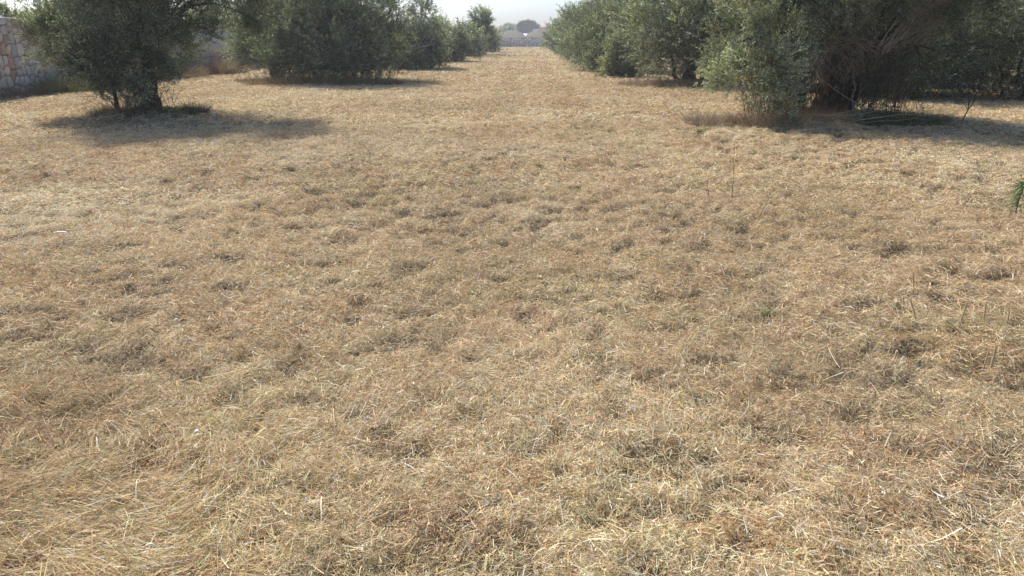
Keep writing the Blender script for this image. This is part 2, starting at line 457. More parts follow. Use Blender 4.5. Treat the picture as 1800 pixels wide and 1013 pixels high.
# ------------------------------------------------------------------ trees
def auto_lobes(r, Rx, zlo, zhi, n, fill=0.45, taper=0.0):
    out_ = []
    zc = (zlo + zhi) / 2; hz = (zhi - zlo) / 2
    for i in range(n):
        d = rdir(r, 1)[0]; u = r.random() ** 0.5
        rad = Rx * (fill * (0.65 + 0.6 * r.random()))
        rad = min(rad, hz * 0.75)
        z = zc + d[2] * (hz - rad * 0.85) * u
        sh = 1 - taper * max(0, (z - zc) / hz)
        k = max(0.0, Rx - rad) * u * sh
        out_.append((d[0] * k * 1.1, d[1] * k * 1.1, z, rad, rad * (0.8 + 0.35 * r.random())))
    if zlo < 0.5:
        for i in range(7):          # low dark heart of the bush, hides what lies behind
            a = i * 0.9 + r.random(); q = Rx * 0.38 * (i > 0)
            out_.append((q * math.cos(a), q * math.sin(a), zlo + 0.42, Rx * 0.34, 0.5))
        m3 = max(8, int(n * 0.6))
        for i in range(m3):         # full flanks at eye height
            a = (i + 0.6 * r.random()) / m3 * 2 * math.pi; q = Rx * (0.55 + 0.22 * r.random())
            out_.append((q * math.cos(a), q * math.sin(a), zlo + 0.8 + (min(zhi, 3.2) - 1.6) * r.random(), Rx * 0.30, Rx * 0.32))
        m2 = max(8, int(n * 0.6))
        for i in range(m2):
            a = (i + 0.6 * r.random()) / m2 * 2 * math.pi; rad = min(0.55, Rx * 0.24)
            q = Rx * (0.45 + 0.32 * r.random())
            out_.append((q * math.cos(a), q * math.sin(a), zlo + rad * (0.6 + 0.35 * r.random()), rad * 1.15, rad))
        m_ = max(8, int(n * 0.7))
        for i in range(m_):
            a = (i + 0.6 * r.random()) / m_ * 2 * math.pi; rad = Rx * (0.30 + 0.12 * r.random())
            q = Rx * (0.50 + 0.28 * r.random())
            out_.append((q * math.cos(a), q * math.sin(a), zlo + rad * (0.75 + 0.7 * r.random()), rad, rad))
    return out_

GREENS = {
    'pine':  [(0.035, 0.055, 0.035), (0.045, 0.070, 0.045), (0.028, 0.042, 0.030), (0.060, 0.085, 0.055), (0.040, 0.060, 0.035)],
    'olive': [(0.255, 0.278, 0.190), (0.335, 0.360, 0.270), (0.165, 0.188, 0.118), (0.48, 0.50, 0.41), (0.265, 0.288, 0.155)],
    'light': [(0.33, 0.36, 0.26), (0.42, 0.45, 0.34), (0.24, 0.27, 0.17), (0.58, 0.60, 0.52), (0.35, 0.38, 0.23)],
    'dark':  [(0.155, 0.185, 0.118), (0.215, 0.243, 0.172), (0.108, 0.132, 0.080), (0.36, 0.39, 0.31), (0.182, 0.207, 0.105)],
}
def crown_geo(g, r, lobes, total, L, W, pal='olive', twigs=True, spray=10, upright=0.35, tw_r=0.003, dead=0.04):
    vol = np.array([l[3] * l[3] * l[4] for l in lobes]) ** 0.70
    cnt = (total / spray * vol / vol.sum()).astype(int)
    palv = np.array(GREENS[pal])
    for l, c in zip(lobes, cnt):
        if c < 3: continue
        cx, cy, cz, rr, rz = l[:5]
        if len(l) > 5: pv = np.array(GREENS[l[5]])
        else:
            q_ = r.random()
            alt = {'dark': 'olive', 'olive': 'dark', 'light': 'olive', 'pine': 'pine'}[pal]
            pv = np.array(GREENS[alt]) if q_ < 0.3 else (np.array(GREENS['light']) if q_ > 0.9 and pal != 'pine' else palv)
        # sub clumps sitting on the shell of the lobe, sprays gathered round them
        ns = max(5, int(13 * (rr / 0.8) ** 1.2))
        sd = unit(rdir(r, ns) + np.array([0, 0, 0.12])); su = 0.45 + 0.5 * r.random(ns)
        SP = np.array([cx, cy, cz]) + sd * su[:, None] * np.array([rr, rr, rz])
        tone = (0.55 + 0.95 * r.random(ns) ** 1.3) * (0.8 + 0.45 * r.random())
        si = r.integers(0, ns, c)
        sg = 0.19 * rr * (0.6 + 0.8 * r.random(ns))
        P = SP[si] + r.normal(size=(c, 3)) * sg[si][:, None] * np.array([1, 1, 1.15])
        d = unit(P - np.array([cx, cy, cz]) + 1e-4)
        keep = (fbm(P[:, 0] * 2.6 + 90, P[:, 1] * 2.6 + P[:, 2] * 3.1 + 90, 2) > 0.34 - 0.10 * r.random(c)) & (P[:, 2] > 0.06)
        P = P[keep]; d = d[keep]; k = len(P); Ts = tone[si[keep]]
        T = unit(d * 0.8 + 0.55 * rdir(r, k) + np.array([0, 0, upright]))
        tl = L * (2.2 + 2.6 * r.random(k))
        Cs = Ts * (0.85 + 0.3 * r.random(k))
        if twigs:
            g.sticks(P - T * tl[:, None] * 0.3, P + T * tl[:, None] * 0.9, np.full(k, tw_r), np.full(k, tw_r * 0.5), (0.12, 0.10, 0.075))
        ti = np.repeat(np.arange(k), spray); m_ = len(ti)
        t = np.tile((np.arange(spray) + 0.5) / spray, k)
        side = unit(np.cross(T[ti], rdir(r, m_)))
        LD = unit(T[ti] * 0.75 + side * 0.8)
        LP = P[ti] + T[ti] * (tl[ti] * t)[:, None]
        LN = unit(np.cross(LD, side) + 0.5 * rdir(r, m_))
        ci = r.choice(len(pv), m_, p=[0.34, 0.26, 0.16, 0.12, 0.12])
        C = pv[ci] * Cs[ti][:, None] * (0.85 + 0.3 * r.random((m_, 1)))
        db = r.random(k) < dead
        C[db[ti]] = np.array([0.24, 0.16, 0.09]) * (0.7 + 0.5 * r.random((db[ti].sum(), 1)))
        g.leaves(LP, LD, LN, L * (0.7 + 0.6 * r.random(m_)), W * (0.7 + 0.6 * r.random(m_)), C)

def limb_pts(a, b, r, n=7, wob=0.12, rise=0.3):
    a = np.array(a, float); b = np.array(b, float)
    t = np.linspace(0, 1, n)[:, None]
    mid = a * (1 - t) + b * t
    ln = np.linalg.norm(b - a)
    mid[:, 2] += (np.sin(t[:, 0] * np.pi * 0.9) * rise * ln * 0.3)
    w = r.normal(size=(n, 3)) * wob * ln * 0.18; w[0] = 0; w[-1] = 0
    return mid + w

def tree(loc, label, lobes, total, L, W, seed, pal='olive', stems=((0, 0, 0.16, 0.0, 0.0, 1.0),), twigs=True, group="olive trees in the left hand row",
         name="olive_tree", limbs=14, cat="olive tree", upright=0.35, suckers=0, dead=0.04, spray=10, extra=None):
    r = np.random.default_rng(seed)
    z0 = float(ground_h(loc[0], loc[1]))
    root = link(name, None, loc=(loc[0], loc[1], z0), label=label, cat=cat, group=group)
    tg = Geo()
    tops = []
    for (sx, sy, rad, lx, ly, hz) in stems:
        n = 7
        t = np.linspace(0, 1, n)
        pts = np.stack([sx + lx * t + 0.05 * r.normal(size=n) * (t > 0), sy + ly * t + 0.05 * r.normal(size=n) * (t > 0), -0.12 + (hz + 0.12) * t], -1)
        rd = rad * (1 + 0.8 * np.exp(-t * 5)) * (1 - 0.35 * t)
        tg.tube(pts, rd, 11 if rad > 0.05 else 6, lump=0.28, r=r)
        tops.append((pts[-1], rd[-1]))
    big = sorted(lobes, key=lambda l: -l[3])[:limbs]
    bg_ = Geo()
    for l in big:
        tp, rd = tops[int(np.argmin([np.linalg.norm(tp[0][:2] - np.array(l[:2])) + 0.3 * r.random() for tp in tops]))]
        end = np.array(l[:3]) + np.array([0, 0, l[4] * 0.3])
        pts = limb_pts(tp - np.array([0, 0, 0.06]), end, r)
        bg_.tube(pts, np.linspace(min(rd * 0.62, 0.10), 0.012, len(pts)), 7, lump=0.15, r=r)
        for q in range(5):
            i = r.integers(2, len(pts)); s = pts[i]
            e = np.array(l[:3]) + rdir(r, 1)[0] * np.array([l[3], l[3], l[4]]) * 0.85
            p2 = limb_pts(s, e, r, 5)
            bg_.tube(p2, np.linspace(0.018, 0.005, len(p2)), 4)
    link("trunk", tg.mesh("trunk", M_bark, smooth=True), root)
    link("branches", bg_.mesh("branches", M_bark, smooth=True), root)
    g = Geo()
    crown_geo(g, r, lobes, total, L, W, pal, twigs=twigs, upright=upright, dead=dead, spray=spray, tw_r=0.003 if L < 0.08 else 0.006)
    if suckers:
        k = suckers; a = r.random(k) * 2 * math.pi; q = 0.15 + 0.45 * r.random(k)
        P0 = np.stack([q * np.cos(a), q * np.sin(a), np.zeros(k)], -1)
        P1 = P0 + np.stack([0.35 * r.normal(size=k), 0.35 * r.normal(size=k), 0.35 + 0.8 * r.random(k)], -1)
        g.sticks(P0, P1, np.full(k, 0.007), np.full(k, 0.003), (0.13, 0.10, 0.07))
    link("crown", g.mesh("crown", M_leaf), root)
    if extra: extra(root, r)
    return root

def dead_twigs(root, r, origins, n, L, fan, name="dead_twigs", col=(0.20, 0.15, 0.12), rad=0.008):
    g = Geo()
    for (o, dr) in origins:
        o = np.array(o, float); dr = unit(np.array(dr, float))
        k = n
        D = unit(dr + fan * rdir(r, k)); ln = L * (0.5 + 0.8 * r.random(k))
        P0 = o + 0.10 * r.normal(size=(k, 3)); 
        mid = P0 + D * ln[:, None] * 0.5
        D2 = unit(D + 0.3 * rdir(r, k) + np.array([0, 0, -0.08])); P1 = mid + D2 * ln[:, None] * 0.5
        cc = np.array(col) * (0.6 + 0.9 * r.random((k, 1)))
        g.sticks(P0, mid, np.full(k, rad), np.full(k, rad * 0.6), cc); g.sticks(mid, P1, np.full(k, rad * 0.6), np.full(k, rad * 0.25), cc)
        for q in range(3):
            t = 0.2 + 0.8 * r.random((k, 1)); s = mid * (1 - t) + P1 * t
            D3 = unit(D2 + 0.8 * rdir(r, k)); g.sticks(s, s + D3 * ln[:, None] * 0.28, np.full(k, rad * 0.4), np.full(k, rad * 0.2), cc)
    return link(name, g.mesh(name, M_twig), root)

def rel(lobes, x, y):
    return [(l[0] - x, l[1] - y) + tuple(l[2:]) for l in lobes]

# T1: old olive at the left with its trunk showing
T1 = [(-8.25, 15.3, 1.3, 0.6, 0.5), (-8.0, 15.25, 0.95, 0.5, 0.45), (-7.75, 15.3, 1.15, 0.45, 0.5), (-8.5, 15.3, 1.0, 0.5, 0.45), (-7.55, 15.5, 1.6, 0.5, 0.5), (-9.2, 16.2, 1.75, 0.85, 0.75), (-9.7, 15.9, 1.45, 0.6, 0.5), (-9.0, 15.5, 1.3, 0.6, 0.5), (-8.6, 17.0, 1.1, 0.65, 0.5), (-8.1, 15.7, 1.9, 1.0, 0.9),
      (-8.2, 15.4, 1.15, 0.7, 0.6), (-8.45, 15.3, 0.75, 0.45, 0.40), (-7.85, 15.3, 0.75, 0.4, 0.45), (-8.1, 15.35, 0.5, 0.35, 0.3), (-9.1, 15.8, 0.95, 0.45, 0.35), (-7.6, 16.6, 1.35, 0.6, 0.6), (-6.9, 16.0, 2.0, 0.75, 0.55), (-5.9, 16.0, 2.15, 0.8, 0.6),
      (-5.4, 16.4, 1.9, 0.5, 0.4), (-7.2, 15.8, 1.25, 0.42, 0.4), (-7.0, 15.7, 0.80, 0.30, 0.22), (-6.7, 16.2, 1.5, 0.4, 0.3),
      (-8.0, 16.0, 3.1, 1.5, 1.1), (-9.4, 16.6, 2.9, 1.1, 0.9), (-6.5, 16.0, 3.0, 1.1, 0.9), (-8.0, 17.2, 2.6, 1.2, 1.0), (-8.2, 14.9, 2.7, 1.0, 0.8), (-5.9, 16.6, 2.7, 0.6, 0.5),
      (-8.8, 17.5, 1.7, 0.8, 0.7), (-7.5, 15.2, 2.3, 0.7, 0.6)]
def t1_extra(root, r):
    for og in (((0.1, -0.2, 0.25), (0.5, -0.3, 0.6)), ((-0.5, -0.2, 0.2), (-0.4, -0.2, 0.7)), ((0.2, 0.1, 0.6), (0.8, 0.0, 0.6))):
        dead_twigs(root, r, [og], 26, 0.6, 0.7, rad=0.006)
tree((-8.0, 16.0), "old olive with a thick leaning trunk and low hanging crown, nearest tree on the left", rel(T1, -8.0, 16.0), 200000, 0.060, 0.017, 11, 'olive',
     stems=((0.0, 0, 0.16, 0.22, 0.05, 1.35), (-0.5, 0.0, 0.045, -0.3, 0.0, 0.9), (0.04, 0.22, 0.09, -0.2, 0.2, 1.3)),
     suckers=60, limbs=20, extra=t1_extra)

def row_tree(x, y, label, Rx, zlo, zhi, nl, total, L, W, seed, pal, group, lobes=None, **k):
    r = np.random.default_rng(seed + 500)
    lb = auto_lobes(r, Rx, zlo, zhi, nl, **({'fill': k.pop('fill')} if 'fill' in k else {}))
    if lobes: lb += rel(lobes, x, y)
    return tree((x, y), label, lb, total, L, W, seed, pal, group=group, **k)
GL = "olive trees in the left hand row"; GR = "olive trees in the right hand row"; GB = "olive trees of the second row on the right"
MS = ((0, 0, 0.13, 0.1, 0.1, 1.0), (0.5, 0.1, 0.06, 0.3, 0, 1.1), (-0.5, -0.1, 0.06, -0.3, 0.1, 1.1), (0.9, -0.2, 0.04, 0.3, 0, 0.9), (-0.9, 0.2, 0.04, -0.25, 0, 0.9))
def bush_extra(root, r):
    dead_twigs(root, r, [((dx, -1.2 + 0.2 * r.random(), 0.05), (0.15 * dx, -0.1, 1)) for dx in (-2.0, -1.2, -0.4, 0.5, 1.3, 2.1)], 26, 0.8, 0.35, name="dry_suckers", col=(0.26, 0.18, 0.11), rad=0.007)
    g = Geo(); p_ = limb_pts((2.2, -0.4, 0.7), (3.7, -0.5, 1.25), r, 7, 0.12, 0.2); g.tube(p_, np.linspace(0.014, 0.006, 7), 5, C=(0.42, 0.37, 0.28))
    for k in range(5):
        q = limb_pts(p_[1 + k], p_[1 + k] + np.array([0.25, 0.1 * r.normal(), 0.3 * r.normal()]), r, 4, 0.1, 0.1); g.tube(q, np.linspace(0.006, 0.003, 4), 4, C=(0.42, 0.37, 0.28))
    link("bare_branch", g.mesh("bare_branch", M_twig), root)
row_tree(-9.7, 30.0, "pale green olive with drooping side, left of the broad dark bush", 2.0, 0.45, 4.2, 16, 60000, 0.085, 0.026, 21, 'light', GL)
row_tree(-6.9, 28.6, "broad dark olive bush down to the ground, second tree on the left", 2.8, 0.12, 4.4, 30, 190000, 0.075, 0.026, 22, 'dark', GL,
         lobes=[(-4.9, 28.3, 1.0, 0.7, 0.8), (-8.8, 28.0, 1.0, 0.8, 0.8), (-6.5, 26.6, 0.9, 0.9, 0.75), (-7.7, 26.9, 1.1, 0.9, 0.8), (-5.5, 27.2, 1.0, 0.8, 0.8, 'olive'), (-4.6, 28.6, 1.7, 0.5, 0.7, 'light')],
         stems=MS, suckers=60, extra=bush_extra, name="olive_tree")
row_tree(-5.9, 41.5, "olive with thin upright tops against the sky, left row beyond the dark bush", 1.9, 0.1, 2.7, 16, 75000, 0.10, 0.034, 23, 'olive', GL,
         lobes=[(-6.8, 41.5, 3.1, 0.38, 0.95), (-6.15, 41.3, 3.1, 0.38, 1.0), (-5.4, 41.5, 3.3, 0.55, 1.1), (-5.3, 41.5, 2.8, 0.55, 0.8), (-4.95, 41.3, 2.7, 0.5, 0.6), (-4.6, 41.3, 2.35, 0.45, 0.4), (-7.4, 41.8, 3.4, 0.6, 0.9)], stems=MS)
row_tree(-5.3, 53.5, "low rounded dark green olive, fourth tree of the left row", 1.75, 0.1, 2.35, 16, 26000, 0.13, 0.046, 24, 'olive', GL, stems=MS)
row_tree(-6.6, 60.5, "bright topped olive showing above the low rounded one", 2.0, 0.2, 3.1, 14, 16000, 0.15, 0.055, 25, 'light', GL, stems=MS)
row_tree(-4.9, 68.0, "olive with a dark shaded base beside bare pale stems", 1.6, 0.1, 2.7, 14, 16000, 0.16, 0.058, 26, 'olive', GL, stems=MS)
row_tree(-3.9, 75.0, "tall olive with a square dense top and pale stems, left row", 1.2, 0.6, 2.6, 10, 20000, 0.17, 0.06, 27, 'olive', GL,
         lobes=[(-4.3, 75.0, 3.0, 0.7, 0.6), (-3.9, 75.0, 3.3, 0.65, 0.55), (-4.4, 75.0, 3.35, 0.5, 0.45), (-4.2, 75.0, 2.5, 0.8, 0.6)],
         stems=((0, 0, 0.07, 0.1, 0, 1.6), (0.3, 0, 0.05, 0.1, 0, 1.6), (-0.3, 0, 0.05, -0.1, 0, 1.6)))
row_tree(-4.2, 88.0, "small dark olive of the left row, one before the last", 1.5, 0.1, 2.6, 10, 10000, 0.20, 0.075, 28, 'dark', GL, stems=MS)
row_tree(-5.0, 104.0, "last olive of the left row before the far wall", 1.7, 0.1, 2.5, 10, 9000, 0.22, 0.08, 29, 'olive', GL, stems=MS)

# right row: R1 nearest
R1 = [(4.2, 14.2, 1.1, 0.62, 0.6, 'light'), (4.5, 14.0, 0.75, 0.55, 0.5, 'light'), (4.75, 14.1, 1.2, 0.55, 0.5, 'light'), (4.0, 14.3, 0.65, 0.45, 0.4, 'light'), (4.55, 14.1, 1.6, 0.4, 0.4, 'light'), (4.35, 13.9, 0.95, 0.5, 0.5, 'light'), (4.7, 13.9, 0.45, 0.4, 0.3, 'olive'), (3.85, 14.9, 0.85, 0.45, 0.45, 'light'),  # left clump: paler leaf colours help paint its sunlit look
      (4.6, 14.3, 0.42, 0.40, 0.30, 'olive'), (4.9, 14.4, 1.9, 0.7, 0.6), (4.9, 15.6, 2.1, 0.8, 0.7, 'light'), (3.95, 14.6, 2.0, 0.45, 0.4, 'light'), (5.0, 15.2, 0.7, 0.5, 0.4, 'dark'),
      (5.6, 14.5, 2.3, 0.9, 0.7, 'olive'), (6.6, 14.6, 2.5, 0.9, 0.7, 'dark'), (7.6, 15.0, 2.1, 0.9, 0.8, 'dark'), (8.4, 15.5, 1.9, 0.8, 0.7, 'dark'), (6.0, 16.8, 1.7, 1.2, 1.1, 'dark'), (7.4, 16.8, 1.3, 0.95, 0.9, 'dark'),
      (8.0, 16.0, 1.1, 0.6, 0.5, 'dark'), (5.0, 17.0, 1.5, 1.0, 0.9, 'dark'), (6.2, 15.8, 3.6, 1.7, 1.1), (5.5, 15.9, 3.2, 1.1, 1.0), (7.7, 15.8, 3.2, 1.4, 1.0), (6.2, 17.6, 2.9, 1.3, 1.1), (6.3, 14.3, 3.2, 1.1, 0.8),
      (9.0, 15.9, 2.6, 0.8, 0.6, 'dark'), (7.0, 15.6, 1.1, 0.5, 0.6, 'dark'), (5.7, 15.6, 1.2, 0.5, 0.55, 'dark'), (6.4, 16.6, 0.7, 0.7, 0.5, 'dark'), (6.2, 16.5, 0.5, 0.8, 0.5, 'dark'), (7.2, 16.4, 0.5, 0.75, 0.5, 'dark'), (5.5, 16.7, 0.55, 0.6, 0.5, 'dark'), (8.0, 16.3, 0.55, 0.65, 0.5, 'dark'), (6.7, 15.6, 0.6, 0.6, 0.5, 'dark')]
def r1_extra(root, r):
    og = []
    for k in range(30):
        t = r.random(); px_ = -0.9 + 2.6 * t; pz_ = 1.0 + 1.35 * t ** 1.5 + 0.3 * r.normal()
        dr = (0.9, -0.2, 0.75) if t > 0.55 else (0.5 * r.normal() - 0.1, -0.3, -0.35 + 0.4 * r.normal())
        og.append(((px_, -1.0 - 0.15 * r.random(), pz_), dr))
    dead_twigs(root, r, og, 16, 0.50, 0.65, col=(0.32, 0.25, 0.18), rad=0.005)
    g = Geo()
    for k in range(12):
        a_ = np.array([0.35 + 0.25 * r.random(), -1.2 + 0.1 * r.random(), 1.1 + 0.2 * r.random()]); b_ = a_ + np.array([0.2 + 1.3 * r.random(), -0.2 + 0.5 * r.random(), 0.25 + 1.0 * r.random()])
        p_ = limb_pts(a_, b_, r, 7, 0.12, 0.35); g.tube(p_, np.linspace(0.010, 0.003, 7), 4, C=(0.40, 0.32, 0.24))
        for q in range(4):
            e_ = p_[2 + q]; p2 = limb_pts(e_, e_ + np.array([0.25, 0.05 * r.normal(), 0.12 + 0.2 * r.normal()]), r, 4, 0.15, 0.2); g.tube(p2, np.linspace(0.005, 0.002, 4), 3, C=(0.40, 0.32, 0.24))
    link("arching_dead_branches", g.mesh("arching_dead_branches", M_twig), root)
    dead_twigs(root, r, [((dx, -0.6 + 0.3 * r.random(), 0.0), (0.1 * dx, -0.1, 1)) for dx in (-1.6, -1.2, -0.8, -0.3, 0.2, 0.7, 1.2)], 24, 1.0, 0.28, name="dry_suckers", col=(0.20, 0.12, 0.075), rad=0.009)
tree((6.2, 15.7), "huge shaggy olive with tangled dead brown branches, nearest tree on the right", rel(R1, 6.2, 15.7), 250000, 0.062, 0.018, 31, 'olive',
     stems=((0, 0, 0.12, 0.3, 0, 1.3), (-0.45, -0.1, 0.09, -0.5, -0.1, 1.2), (0.45, 0.1, 0.10, 0.4, 0.1, 1.2), (-0.75, -0.3, 0.05, -0.45, -0.1, 1.2), (0.2, -0.3, 0.08, -0.1, 0.1, 1.4), (-0.1, -0.35, 0.05, 0.3, -0.2, 1.5), (-1.0, -0.2, 0.035, -0.1, 0, 0.9)),
     suckers=90, limbs=24, group=GR, extra=r1_extra, dead=0.07)
row_tree(6.0, 28.0, "olive with bright left side and a dark hollow around its trunk, second on the right", 2.6, 0.48, 4.6, 26, 100000, 0.080, 0.025, 32, 'olive', GR,
         lobes=[(4.1, 26.6, 1.2, 0.75, 0.6, 'light'), (4.6, 26.2, 0.65, 0.5, 0.35, 'light'), (5.2, 25.8, 1.9, 0.8, 0.6, 'light'), (3.9, 27.0, 2.4, 0.8, 0.7, 'light'), (5.4, 26.0, 1.1, 0.6, 0.45, 'olive')],  # 'light' lobes brighten the sun-facing left side through leaf colour
         stems=((0, 0, 0.2, 0.1, 0, 1.0), (-0.4, 0, 0.07, -0.3, 0, 1.0), (0.4, 0, 0.08, 0.3, 0, 1.0)), suckers=40, dead=0.08)
row_tree(4.2, 33.0, "slender mid green olive sapling squeezed between two big right hand trees", 1.0, 0.1, 3.2, 10, 26000, 0.09, 0.03, 33, 'light', GR, stems=MS[:3])
row_tree(4.5, 38.5, "dense rounded olive down to the ground, right row", 2.35, 0.1, 4.3, 24, 70000, 0.10, 0.033, 34, 'olive', GR, stems=MS)
row_tree(4.7, 50.0, "dark olive with a pale dead twig at its foot, right row", 2.3, 0.1, 4.5, 16, 40000, 0.13, 0.046, 35, 'dark', GR, stems=MS)
row_tree(4.9, 62.0, "grey green olive in the middle of the far right row", 2.3, 0.1, 4.5, 14, 24000, 0.16, 0.055, 36, 'olive', GR, stems=MS)
row_tree(4.9, 75.0, "grey brown olive before the last pair of the right row", 2.2, 0.1, 3.9, 12, 18000, 0.18, 0.065, 37, 'olive', GR, stems=MS)
row_tree(4.7, 90.0, "small bluish olive, last but one of the right row", 2.2, 0.1, 3.6, 12, 13000, 0.2, 0.075, 38, 'dark', GR, stems=MS)
row_tree(5.0, 106.0, "last olive of the right row, close to the far wall", 2.4, 0.1, 3.4, 12, 11000, 0.22, 0.08, 39, 'olive', GR, stems=MS)
# second row on the right
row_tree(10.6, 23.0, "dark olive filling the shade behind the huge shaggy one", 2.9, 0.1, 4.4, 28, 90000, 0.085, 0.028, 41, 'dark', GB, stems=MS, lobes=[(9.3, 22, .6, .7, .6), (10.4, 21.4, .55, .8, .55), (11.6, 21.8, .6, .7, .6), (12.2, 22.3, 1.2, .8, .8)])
row_tree(14.6, 21.8, "sunlit grey green olive at the right edge of the view", 2.8, 0.1, 4.4, 22, 95000, 0.080, 0.026, 42, 'olive', GB, stems=MS, lobes=[(13.4, 20.6, .5, .7, .5), (12.6, 21.4, .6, .7, .6), (14.2, 20.4, .6, .8, .6), (15.4, 20.5, .6, .8, .6)])
row_tree(11.5, 36.0, "dark olive seen between the first two right hand trees", 2.6, 0.1, 4.2, 16, 30000, 0.12, 0.042, 43, 'dark', GB, stems=MS)
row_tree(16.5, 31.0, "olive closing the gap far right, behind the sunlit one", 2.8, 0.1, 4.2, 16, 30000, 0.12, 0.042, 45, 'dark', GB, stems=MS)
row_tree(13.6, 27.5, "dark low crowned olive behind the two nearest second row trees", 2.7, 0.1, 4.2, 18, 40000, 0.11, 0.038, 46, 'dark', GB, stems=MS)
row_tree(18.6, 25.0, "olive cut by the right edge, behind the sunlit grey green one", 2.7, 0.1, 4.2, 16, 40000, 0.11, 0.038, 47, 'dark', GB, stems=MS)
row_tree(11.3, 50.0, "olive mostly hidden behind the right row, deep in the grove", 2.6, 0.1, 4.2, 14, 16000, 0.16, 0.06, 44, 'dark', GB, stems=MS)

# ------------------------------------------------------------------ stone wall on the left
def stone_field(u, v, cell, seed, aspect=1.0):
    """jittered cells: returns id, distance to edge (in metres)"""
    r = np.random.default_rng(seed); n = 64
    jx = r.random((n, n)); jy = r.random((n, n)); uu = u / cell / aspect; vv = v / cell
    iu = np.floor(uu).astype(int); iv = np.floor(vv).astype(int)
    d1 = np.full(u.shape, 9.0); d2 = np.full(u.shape, 9.0); idx = np.zeros(u.shape, int)
    for a in (-1, 0, 1):
        for b in (-1, 0, 1):
            cu = iu + a; cv = iv + b
            px = cu + 0.12 + 0.76 * jx[cu % n, cv % n]; py = cv + 0.12 + 0.76 * jy[cu % n, cv % n]
            d = np.sqrt(((uu - px) * (1.0)) ** 2 + (vv - py) ** 2); key = (cu % n) * n + (cv % n)
            m1 = d < d1
            d2 = np.where(m1, d1, np.minimum(d2, d)); idx = np.where(m1, key, idx); d1 = np.where(m1, d, d1)
    return idx, (d2 - d1) * cell
def stone_wall(name, axis_, const, a0, a1, H, thick, cell, step, seed, cols, joint, mat, aspect=1.0, relief=0.05, gap=0.03):
    """relief faces on both sides and a top, as one mesh"""
    g = Geo(); r = np.random.default_rng(seed)
    na = int((a1 - a0) / step); nz = int(H / step)
    A = np.linspace(a0, a1, na + 1); Z = np.linspace(-0.15, H, nz + 1)
    AA, ZZ = np.meshgrid(A, Z)
    cc = np.array(cols)[r.integers(0, len(cols), 64 * 64)] * (0.92 + 0.4 * r.random((64 * 64, 1)))
    hh = r.random(64 * 64)
    topv = 0.06 * (noise(A * 2.5, A * 0 + 3) - 0.5)
    ZT = ZZ + (ZZ > H - 0.001) * topv[None, :]
    i = (np.arange(nz)[:, None] * (na + 1) + np.arange(na)[None, :]).ravel()
    q = np.stack([i, i + 1, i + na + 2, i + na + 1], -1)
    for side in (1, -1):
        idx, e = stone_field(AA + 100 * side, ZZ + 7, cell, seed + side, aspect)
        dome = sstep(0, gap * 1.6, e)
        off = thick / 2 + (relief * dome * (0.5 + 0.6 * hh[idx]) + 0.01 * (fbm(AA * 9, ZZ * 9, 2) - 0.5)) 
        col = np.where((e > gap * 0.5)[..., None], cc[idx], np.array(joint))
        if axis_ == 'y': Vv = np.stack([const + side * off, AA, ZT], -1)
        else: Vv = np.stack([AA, const + side * off, ZT], -1)
        flip = (axis_ == 'y' and side == -1) or (axis_ == 'x' and side == 1)
        g.add(Vv, q[:, ::-1] if flip else q, col.reshape(-1, 3))
        if side == 1: f1 = off[-1]
        else: f2 = off[-1]
    if axis_ == 'y':
        VV = np.concatenate([np.stack([const + f1, A, H + topv], -1), np.stack([A * 0 + const, A, H + topv + 0.04], -1), np.stack([const - f2, A, H + topv], -1)])
    else:
        VV = np.concatenate([np.stack([A, const + f1, H + topv], -1), np.stack([A, A * 0 + const, H + topv + 0.04], -1), np.stack([A, const - f2, H + topv], -1)])
    k = np.arange(na); m_ = na + 1
    g.add(VV, np.concatenate([np.stack([k, k + 1, k + 1 + m_, k + m_], -1), np.stack([k + m_, k + 1 + m_, k + 1 + 2 * m_, k + 2 * m_], -1)]), np.tile(np.array(cols[0]) * 0.45, (len(VV), 1)))
    return g.mesh(name, mat)
M_stone = noisy_mat("wall_stone", (0.72, 0.70, 0.68), (1.0, 1.0, 1.0), 14.0, 0.92, 0.5, 6, attr=True)
STC = [(0.60, 0.57, 0.52), (0.66, 0.59, 0.50), (0.52, 0.50, 0.47), (0.60, 0.49, 0.40), (0.55, 0.38, 0.29), (0.70, 0.62, 0.52), (0.56, 0.54, 0.50), (0.62, 0.52, 0.42)]
link("stone_wall", stone_wall("stone_wall", 'y', -14.85, 6.0, 31.0, 2.12, 0.4, 0.29, 0.028, 5, STC, (0.27, 0.20, 0.15), M_stone, aspect=0.85, relief=0.05, gap=0.055),
     label="tall wall of irregular grey and reddish stones along the left edge", cat="stone wall")
M_render = noisy_mat("lime_render", (0.66, 0.59, 0.50), (0.78, 0.71, 0.62), 3.0, 0.95, 0.3)
g = Geo(); g.box((-15.0, 31.02, -0.1), (-14.7, 139.0, 0.72)); 
M_render2 = noisy_mat("plinth_stone", (0.24, 0.20, 0.16), (0.42, 0.36, 0.29), 5.0, 0.95, 0.6)
rw = link("rendered_wall", None, loc=(-14.85, 31.02, 0), label="plain pale rendered wall continuing the stone wall behind the left trees", cat="wall")
g = Geo(); g.box((-0.15, 0, 0.78), (0.15, 108, 2.0)); link("wall_panel", g.mesh("wall_panel", M_render), rw)
g = Geo(); g.box((-0.17, 0, -0.2), (0.17, 108, 0.74)); link("plinth", g.mesh("plinth", M_render2), rw)
g = Geo(); g.box((-0.12, 0, 0.74), (0.12, 108, 0.78)); g.box((-0.19, 0, 2.0), (0.19, 108, 2.08)); link("coping", g.mesh("coping", M_render2), rw)

